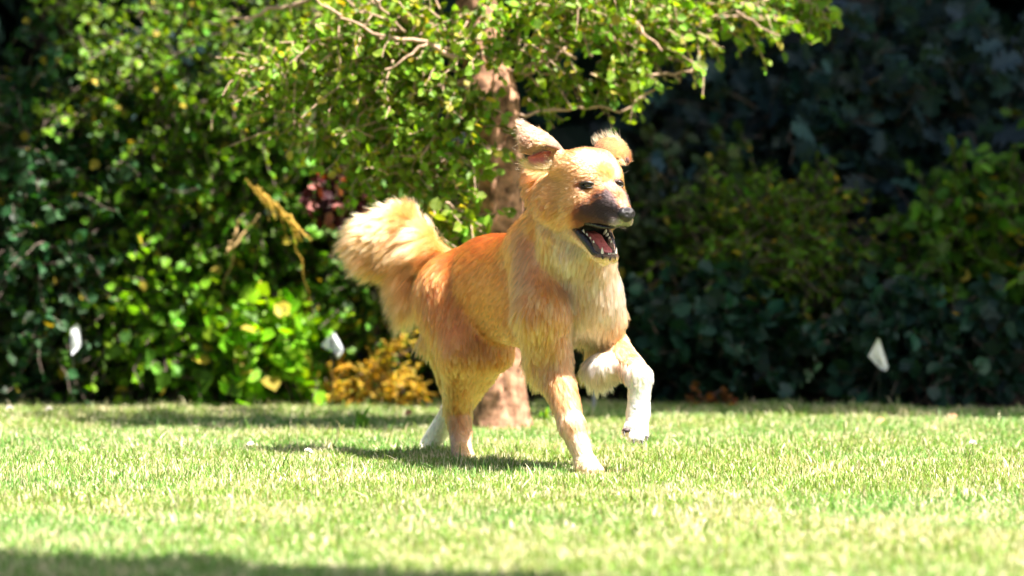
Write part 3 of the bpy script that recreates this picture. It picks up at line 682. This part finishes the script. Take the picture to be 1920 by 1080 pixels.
def tw(n, cx, cy, d, rx, ry, rd, base, L=.12, nl=11, ls=.027, dirb=(.4, -.2, .1), **k):
    C = pxcloud(n, cx, cy, d, rx, ry, rd); Dd = norm(rng.normal(size=(n, 3)) * .7 + np.array(dirb))
    return twig_cloud(C, Dd, L, nl, ls, base, **k)
sp = dict(base=APL, yellow=.06, ycol=(.42, .38, .07), var=.4, wid=.95)
cl = [tw(70, 1060, 40, 11.75, .16, .09, .15, dirb=(.8, -.3, .3), **sp), tw(95, 1190, 45, 11.85, .20, .09, .12, dirb=(.8, -.3, .2), **sp), tw(50, 1370, 25, 11.95, .16, .06, .09, dirb=(.9, -.2, .1), L=.10, **sp),
      tw(16, 1500, 10, 12.0, .08, .035, .05, dirb=(1, -.2, .1), L=.08, **sp), tw(34, 1130, 140, 11.75, .14, .055, .08, dirb=(.8, -.2, -.2), L=.09, **sp), tw(12, 1010, 165, 11.7, .05, .05, .06, dirb=(.5, -.2, -.2), L=.08, **sp),
      tw(140, 740, 60, 11.6, .24, .14, .2, dirb=(-.6, -.3, .2), **sp), tw(150, 640, 150, 11.75, .30, .20, .2, dirb=(-.5, -.3, -.1), **sp), tw(110, 780, 240, 11.6, .17, .17, .15, dirb=(-.3, -.3, -.1), **sp),
      tw(70, 755, 330, 11.75, .17, .16, .15, dirb=(-.3, -.3, -.1), **sp), tw(24, 850, 400, 11.5, .08, .07, .06, dirb=(.2, -.4, .2), ls=.034, **sp), tw(26, 860, 100, 11.5, .10, .12, .06, dirb=(0, -.4, .1), **sp),
      tw(60, 1110, -55, 11.48, .20, .11, .12, **sp), tw(26, 950, 60, 11.45, .11, .13, .05, dirb=(.2,-.4,0), L=.09, **sp), tw(22, 885, 230, 11.5, .04, .14, .05, dirb=(.2,-.4,0), L=.08, **sp), tw(60, 800, -120, 11.8, .5, .16, .3, **sp), tw(50, 1100, -140, 11.9, .5, .12, .25, **sp), tw(60, 850, -420, 11.8, .5, .3, .4, **sp), tw(40, 880, -750, 11.8, .35, .3, .35, **sp)]  # first cluster, unseen above the frame, added to dapple the trunk
foliage_part(cl, tree)

# ---- shrubs and perennials of the border
def shrub(name, label, cat, cx, cy, d, rx, ry, rd, n, base, L=.16, nl=10, ls=.035, mat=None, dirb=(0, -.3, .4), group=None, stems=6, shell=.35, **k):
    c = J(cx, cy, d); c[2] = max(c[2], .0)
    o = empty(name, (c[0], c[1], 0), label, cat, group)
    v = norm(rng.normal(size=(n, 3))); C = c + v * (shell + (1 - shell) * rng.random((n, 1))) * np.array([rx, rd, ry]) * (.85 + .3 * vnoise(v[:, 0] * 2 + cx, v[:, 2] * 2, 1.3, 5)[:, None])
    C = C[C[:, 2] > .02]; n = len(C)
    Dd = norm((C - c) / np.array([rx, rd, ry]) * .5 + rng.normal(size=(n, 3)) * .5 + np.array(dirb))
    foliage_part([twig_cloud(C, Dd, L, nl, ls, base, **k)], o, mat=mat, twmat=darkbark)
    P = []; R_ = []
    for i in range(stems):
        e = c + (rng.random(3) - .5) * np.array([rx, rd, ry]) * 1.3; s0 = np.array([c[0] + rng.uniform(-.06, .06), c[1] + rng.uniform(-.06, .06), 0])
        P.append(wander(s0, e, 10, .02, 100 + i + abs(int(cx)))); R_.append(np.linspace(.011, .003, 10))
    if P:
        V, Q = tubes(np.array(P), np.array(R_) * .6, 6); mesh_np('stems', V, [Q], darkbark, o)
    return o
G1 = (.060, .115, .028); G2 = (.045, .085, .030); GB = (.18, .40, .014); GD = (.018, .062, .018); GBL = (.024, .052, .056)  # last two: shade put into darker, bluer leaf greens
shrub('arching_shrub', 'tall arching shrub with dappled small green leaves, upper left behind the tree', 'shrub', 430, 130, 12.9, .62, .38, .3, 640, (.11, .21, .018), ls=.027, nl=11, yellow=.03)
shrub('leafy_shrub', 'mid green leafy shrub at the middle left behind the lower plants', 'shrub', 440, 400, 12.95, .56, .40, .25, 820, (.09, .21, .015), ls=.029, nl=11, yellow=.03)
shrub('dense_shrub', 'dark dense shrub in deep shade at the far left edge', 'shrub', 60, 420, 12.9, .42, .62, .3, 460, GD, ls=.036, nl=11, yellow=.01, mat=LMshade)
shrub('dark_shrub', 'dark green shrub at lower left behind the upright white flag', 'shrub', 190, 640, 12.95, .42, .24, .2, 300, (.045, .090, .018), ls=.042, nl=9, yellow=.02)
shrub('upright_shrub', 'green shrub behind the tree trunk and the dog tail', 'shrub', 760, 480, 12.9, .34, .42, .25, 560, (.075, .175, .018), ls=.028, nl=10, yellow=.04)
shrub('bright_perennial', 'bright sunlit lime green broad leaved perennial at lower left centre', 'plant', 500, 655, 12.74, .19, .14, .10, 130, GB, ls=.048, nl=7, L=.12, yellow=.05, wid=1.15, upn=.5)
shrub('low_perennial', 'low green leafy perennial left of the lime green plant', 'plant', 360, 670, 12.85, .24, .16, .16, 130, (.075, .19, .018), ls=.050, nl=7, yellow=.04)
shrub('feathery_plant', 'fine green feathery plant behind the folded white flag', 'plant', 640, 620, 12.9, .24, .22, .14, 200, (.10, .22, .022), ls=.026, nl=12, yellow=.12)
shrub('lower_shrub', 'sunny yellow green shrub low down between the two left white flags', 'shrub', 300, 590, 12.85, .30, .20, .14, 420, (.13, .28, .015), ls=.033, nl=9, yellow=.04)
# orange flowering fronds by the lawn edge
fr = empty('goldenrod', J(690, 745, 12.7) * [1, 1, 0], 'arching golden orange flower fronds at the lawn edge left of the dog', 'plant')
cl = []
for i, (x0, y0, x1, y1) in enumerate(((600, 765, 760, 655), (615, 770, 720, 705), (660, 770, 780, 690), (640, 772, 755, 725), (700, 770, 775, 700), (610, 760, 650, 690), (690, 700, 770, 640), (730, 775, 800, 735))):
    d = 12.62 + .03 * (i % 3); a = J(x0, y0, d); b_ = J(x1, y1, d - .05); n = 42
    tt = rng.random((n, 1)); C = a + (b_ - a) * tt + np.array([0, 0, .03]) * np.sin(math.pi * tt) + rng.normal(size=(n, 3)) * .012
    cl.append(twig_cloud(C, (b_ - a) + rng.normal(size=(n, 3)) * .12, .035, 9, .010, (.50, .31, .03) if i % 2 else (.56, .40, .04), yellow=.12, wid=.7, ycol=(.2, .3, .05)))
    limbs(fr, [(np.array([a[0] - .03, a[1] + .03, 0]), b_, .003, .0012, 200 + i)], name='stem')
ochre = simple('ochre_stem', (.50, .30, .03), .7)
foliage_part(cl, fr, name='flower_spray', twmat=ochre)
# yellow dead stems at the upper left
ys_ = empty('yellowed_stem', J(540, 440, 12.5) * [1, 1, 0], 'broad yellowing frond slanting among green leaves left of the tail', 'plant')
n = 26; tt = rng.random((n, 1)); a = J(460, 335, 12.4); b_ = J(560, 430, 12.4)
C = a + (b_ - a) * tt + rng.normal(size=(n, 3)) * .004
foliage_part([twig_cloud(C, (b_ - a) + rng.normal(size=(n, 3)) * .05, .05, 5, .010, (.40, .37, .05), yellow=.2, wid=.5)], ys_, name='frond', twmat=ochre)
limbs(ys_, [(J(560, 430, 12.6) * [1, 1, 0] + [.05, .1, 0], b_, .0006, .0012, 301), (b_, a, .003, .001, 302)], mat=ochre, name='stem')
dst = empty('dead_stalk', J(430, 470, 12.6) * [1, 1, 0], 'pale brown forked dead stalk at left centre', 'stalk')
limbs(dst, [(J(400, 600, 13.0) * [1, 1, 0], J(425, 475, 12.6), .0016, .002, 311), (J(425, 475, 12.6), J(452, 415, 12.6), .005, .003, 312), (J(430, 470, 12.6), J(487, 402, 12.6), .005, .003, 313)], mat=simple('dry_stalk', (.45, .30, .12), .8), name='stalk')
# purple-red plant
pr = shrub('red_leaved_plant', 'dark purple red leaved plant peeping out above the dog tail', 'plant', 642, 380, 12.2, .085, .058, .05, 60, (.055, .012, .016), ls=.034, nl=6, L=.06, yellow=.06, ycol=(.4, .16, .14), stems=0)
# right hand side, deep shade put partly into dark, bluish leaf colours
shrub('oak_sapling', 'shaded lobed leaf oak sapling at the upper right', 'tree', 1640, 230, 13.6, .62, .42, .3, 260, GBL, L=.20, nl=6, ls=.095, mat=LMshade, yellow=.0, upn=.35, stems=5, tmpl=(LOBED, LOF), wid=1.0)
shrub('oak_sapling', 'shaded lobed leaf oak sapling behind the dog head to its right', 'tree', 1330, 300, 13.9, .35, .36, .25, 90, (.03, .050, .042), L=.20, nl=6, ls=.10, mat=LMshade, yellow=.0, upn=.35, stems=4, tmpl=(LOBED, LOF))
shrub('arching_grass_shrub', 'olive feathery shrub right of the dog, leaf colour brightened for sun', 'shrub', 1440, 480, 13.1, .30, .20, .2, 420, (.085, .18, .014), ls=.030, nl=16, L=.2, yellow=.05, wid=.5)  # brighter leaf colour stands in for sun on the sprays
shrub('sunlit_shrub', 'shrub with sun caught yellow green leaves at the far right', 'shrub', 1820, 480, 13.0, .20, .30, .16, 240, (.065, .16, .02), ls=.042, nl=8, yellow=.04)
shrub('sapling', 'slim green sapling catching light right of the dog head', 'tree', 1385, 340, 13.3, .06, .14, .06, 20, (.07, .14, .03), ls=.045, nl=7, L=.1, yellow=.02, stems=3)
shrub('broad_leaved_plant', 'broad leaved plant coloured bluish for shade behind the raised front paw', 'plant', 1330, 640, 12.85, .28, .19, .16, 150, (.014, .046, .030), ls=.048, nl=7, L=.1, yellow=.0, mat=LMshade, wid=1.3, upn=.4)
shrub('broad_leaved_plant', 'broad leaved plant coloured dark and bluish for shade behind the right hand white flag', 'plant', 1740, 650, 12.75, .32, .19, .16, 190, (.014, .046, .032), ls=.052, nl=7, L=.12, yellow=.0, mat=LMshade, wid=1.0, upn=.4)
shrub('dark_undergrowth', 'very dark leafy shrub between the two broad leaved plants', 'shrub', 1530, 620, 13.1, .36, .26, .2, 240, (.022, .055, .025), ls=.04, nl=8, yellow=.01, mat=LMshade)
shrub('twiggy_shrub', 'dark green shrub just right of the dog chest', 'shrub', 1230, 520, 13.2, .24, .34, .2, 220, (.030, .055, .022), ls=.042, nl=9, yellow=.02, mat=LMshade)
shrub('backing_shrub', 'dark shrub behind the legs of the dog', 'shrub', 980, 660, 13.15, .36, .20, .2, 220, (.030, .060, .020), ls=.045, nl=9, yellow=.02, mat=LMshade)
shrub('edging_plant', 'rusty brown low plant at the lawn edge right of the dog', 'plant', 1345, 755, 12.62, .08, .025, .04, 12, (.15, .06, .02), ls=.022, nl=8, L=.05, yellow=.15, ycol=(.4, .16, .04), stems=3)

shrub('outer_shrub', 'green shrub outside the left edge of the view', 'shrub', -520, 480, 13.0, .8, .6, .4, 420, (.06, .13, .02), L=.2, ls=.05, nl=9)
shrub('outer_shrub', 'green shrub outside the right edge of the view', 'shrub', 2300, 480, 13.0, .7, .55, .4, 380, (.06, .13, .02), L=.2, ls=.05, nl=9)
shrub('outer_shrub', 'broad dark shrub far outside the right edge of the view', 'shrub', 3100, 480, 13.0, .8, .6, .4, 380, (.045, .10, .025), L=.2, ls=.05, nl=9)
# woods behind: one mass of dark foliage nobody could count, and its trunks
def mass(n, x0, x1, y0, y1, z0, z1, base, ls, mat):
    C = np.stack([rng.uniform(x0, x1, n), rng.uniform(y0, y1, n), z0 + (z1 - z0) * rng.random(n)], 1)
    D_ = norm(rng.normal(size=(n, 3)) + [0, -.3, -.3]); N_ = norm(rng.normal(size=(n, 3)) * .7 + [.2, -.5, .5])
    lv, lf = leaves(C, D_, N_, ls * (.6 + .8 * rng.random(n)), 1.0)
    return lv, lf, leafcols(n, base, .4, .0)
lv, lf, lc = mass(110000, -7.5, 7.5, 14.1, 18.5, -.05, 6.5, (.014, .036, .026), .15, LMshade)  # shade of the wood put into its dark leaf colour
tag(mesh_np('woods', lv, [lf], LMshade, col=lc, smooth_=False), 'dark wood of dense shaded foliage closing the background', 'woods', kind='stuff')
for i, (px, d, r_, lab) in enumerate(((1590, 14.6, .09, 'shaded dark woodland trunk behind the oak leaves at upper right'), (1290, 15.2, .10, 'dark woodland trunk in shade to the right of the fruit tree'), (320, 15.0, .10, 'dark woodland trunk hidden in the foliage at the left'))):
    b0 = J(px, 540, d); o = empty('woodland_tree', (b0[0], b0[1], 0), lab, 'tree', None)
    P = wander((b0[0], b0[1], 0), (b0[0] + .2, b0[1] + .1, 6), 14, .03, 400 + i); V, Q = tubes(P[None], np.linspace(r_, r_ * .6, 14)[None], 14); mesh_np('trunk', V, [Q], darkbark, o)
# tall trees beyond the frame whose crowns throw the shade
def shade_tree(label, bx0, by0, C, R, n, ls=.16):
    o = empty('shade_tree', (bx0, by0, 0), label, 'tree')
    P = wander((bx0, by0, 0), (C[0], C[1], C[2]), 14, .05, int(100 * bx0) + 900); V, Q = tubes(P[None], np.linspace(.17, .07, 14)[None], 14); mesh_np('trunk', V, [Q], darkbark, o)
    v = ball(n) * np.array(R) + np.array(C)
    lv, lf = leaves(v, norm(rng.normal(size=(n, 3))), norm(rng.normal(size=(n, 3)) * .6 + UPV), ls * (.7 + .6 * rng.random(n)))
    mesh_np('crown', lv, [lf], LM, o, leafcols(n, (.05, .09, .025), .3, 0), smooth_=False)
UPV = np.array([0, 0, 1.])
shade_tree('tall tree outside the right edge shading the right border', 4.6, 14.0, (3.4, 13.17, 5.2), (1.75, 2.15, .9), 6800)
shade_tree('tall tree outside the left edge shading the far left border', -1.9, 16.2, (-.38, 12.0, 5.4), (1.0, 1.2, .7), 2800)
shade_tree('tree beside the lawn nearer the viewer shading the near grass', 5.2, 4.6, (.90, 5.98, 4.8), (1.8, .95, .35), 4400)

# ---- marker flags
flagm, t, b = mat_base('flag_plastic'); b.inputs['Base Color'].default_value = (.86, .88, .92, 1); b.inputs['Roughness'].default_value = .35
wirem = simple('flag_wire', (.04, .05, .03), .8)
def flag(label, d, panels, sx, stake_top, depth_off):
    g0 = J(sx, stake_top, d); o = empty('marker_flag', (g0[0], g0[1], 0), label, 'marker flag', 'white marker flags along the border')
    P = np.array([[g0[0], g0[1], 0], [g0[0] + .002, g0[1], g0[2] * .5], g0]); V, Q = tubes(P[None], np.array([[.0008] * 3]), 6); mesh_np('wire_stake', V, [Q], wirem, o)
    for poly, off in panels:
        n = len(poly); A = np.array([J(x, y, d + dd) for (x, y), dd in zip(poly, off)])
        # subdivide each panel into a bowed sheet with thickness
        c = A.mean(0) + np.array([0, -.008, 0]); nn = norm(np.cross(A[1] - A[0], A[2] - A[0])); nn = nn if nn[1] < 0 else -nn
        mid = (A + np.roll(A, -1, 0)) / 2; ring = np.empty((2 * n, 3)); ring[0::2] = A; ring[1::2] = mid
        in_ = c + (ring - c) * .55 + np.array([0, -.003, 0])
        V = np.concatenate([ring, in_, [c]]); V2 = V - nn * .0008; m_ = 2 * n; k_ = np.arange(m_); k2 = (k_ + 1) % m_
        q = np.stack([k_, k2, k2 + m_, k_ + m_], -1); tr_ = np.stack([k_ + m_, k2 + m_, np.full(m_, 2 * m_)], -1); N_ = len(V)
        rim = np.stack([k_, k2, k2 + N_, k_ + N_], -1)
        mesh_np('flag', np.concatenate([V, V2]), [q, q[:, ::-1] + N_, rim, tr_, tr_[:, ::-1] + N_], flagm, o)
flag('narrow upright white marker flag at the far left of the border', 12.55, [([(143, 607), (149, 612), (153, 645), (147, 655), (134, 666), (132, 640), (133, 618)], [0] * 7)], 136, 612, 0)
flag('folded white marker flag in front of the green plants left of the dog', 12.5, [([(621, 624), (620, 658), (604, 650), (603, 646)], [0, 0, .03, .03]), ([(623, 622), (628, 622), (645, 655), (641, 661), (623, 660)], [0, 0, -.02, -.02, 0]), ([(629, 663), (642, 661), (637, 670), (632, 673)], [0, 0, .01, .01])], 622, 625, 0)
flag('tilted triangular white marker flag in the shade at the right', 12.4, [([(1646, 633), (1650, 638), (1666, 688), (1661, 696), (1650, 692), (1628, 668)], [0, 0, 0, 0, .01, .02])], 1648, 636, 0)
st = empty('stake', J(1113, 770, 12.4) * [1, 1, 0], 'thin grey stake at the lawn edge between the front legs of the dog', 'stake')
V, Q = tubes(np.array([[J(1112, 775, 12.4), J(1114, 745, 12.4), J(1117, 700, 12.4)]]), np.array([[.0055, .0055, .005]]), 8); mesh_np('post', V, [Q], simple('grey_metal', (.32, .33, .36), .5), st)

# ---- small things on the lawn
def ground_pt(px, py):
    z = (540 - py) / FPX; d = CAM_H / -((-SP + z * CP) / (CP + z * SP)); p = J(px, py, d); p[2] = 0; return p
clm = simple('clover_white', (.82, .76, .72), .7); stm = simple('clover_stem', (.12, .2, .05), .7)
for i, (px, py, lab) in enumerate(((470, 868, 'white clover head in the grass left of the dog shadow'), (578, 882, 'small pale clover head in the grass just below the dog shadow'), (92, 798, 'white clover head at the far left of the lawn'), (1824, 866, 'white clover head at the right of the lawn'), (18, 796, 'white clover head at the extreme left edge of the lawn'))):
    p = ground_pt(px, py); o = empty('clover_flower', p, lab, 'flower', 'clover flowers in the lawn')
    n = 60; v = norm(rng.normal(size=(n, 3))); v[:, 2] = np.abs(v[:, 2]) * .9 - .1; c = p + [0, 0, .045]
    lv, lf = leaves(c + v * .003, v, norm(rng.normal(size=(n, 3))), np.full(n, .008), .5)
    mesh_np('flower_head', lv, [lf], clm, o, smooth_=False)
    V, Q = tubes(np.array([[p, p + [.001, 0, .025], c]]), np.array([[.001] * 3]), 5); mesh_np('stem', V, [Q], stm, o)
lfm = simple('fallen_leaf', (.40, .20, .10), .7, .3, .3, 100)
for (px, py, lab) in ((1356 * .426 + 1200, 808, 'small orange brown fallen leaf standing in the grass at right'), (1642, 815, 'small rust coloured fallen leaf in the grass below the right flag'), (758, 800, 'small brown fallen leaf in the grass left of the hind legs')):
    p = ground_pt(px, py) + [0, 0, .035]; lv, lf = leaves(np.array([p, p + [0, 0, -.0006]]), np.array([[.9, .1, .35]] * 2), np.array([[.2, -.7, .6]] * 2), np.array([.026] * 2), .8)
    tag(mesh_np('fallen_leaf', lv, [lf], lfm), lab, 'leaf', 'fallen leaves on the lawn')
for (px, py, lab, s) in ((680, 812, 'small broad leaved weed in the lawn left of the hind legs', 1.0), (1022, 800, 'tiny bright green weed in the lawn right of the tree trunk', .7)):
    p = ground_pt(px, py); o = empty('weed', p, lab, 'plant'); n = 14; a_ = rng.uniform(0, 6.28, n)
    Dv = np.stack([np.cos(a_) * .5, np.sin(a_) * .5, .5 + rng.random(n)], 1)
    lv, lf = leaves(np.tile(p, (n, 1)) + rng.random((n, 1)) * np.array([0, 0, .03]), Dv, norm(rng.normal(size=(n, 3)) + [0, -.6, .6]), (.03 + .03 * rng.random(n)) * s, .6)
    mesh_np('foliage', lv, [lf], LM, o, leafcols(n, (.14, .30, .06), .2, 0), smooth_=False)
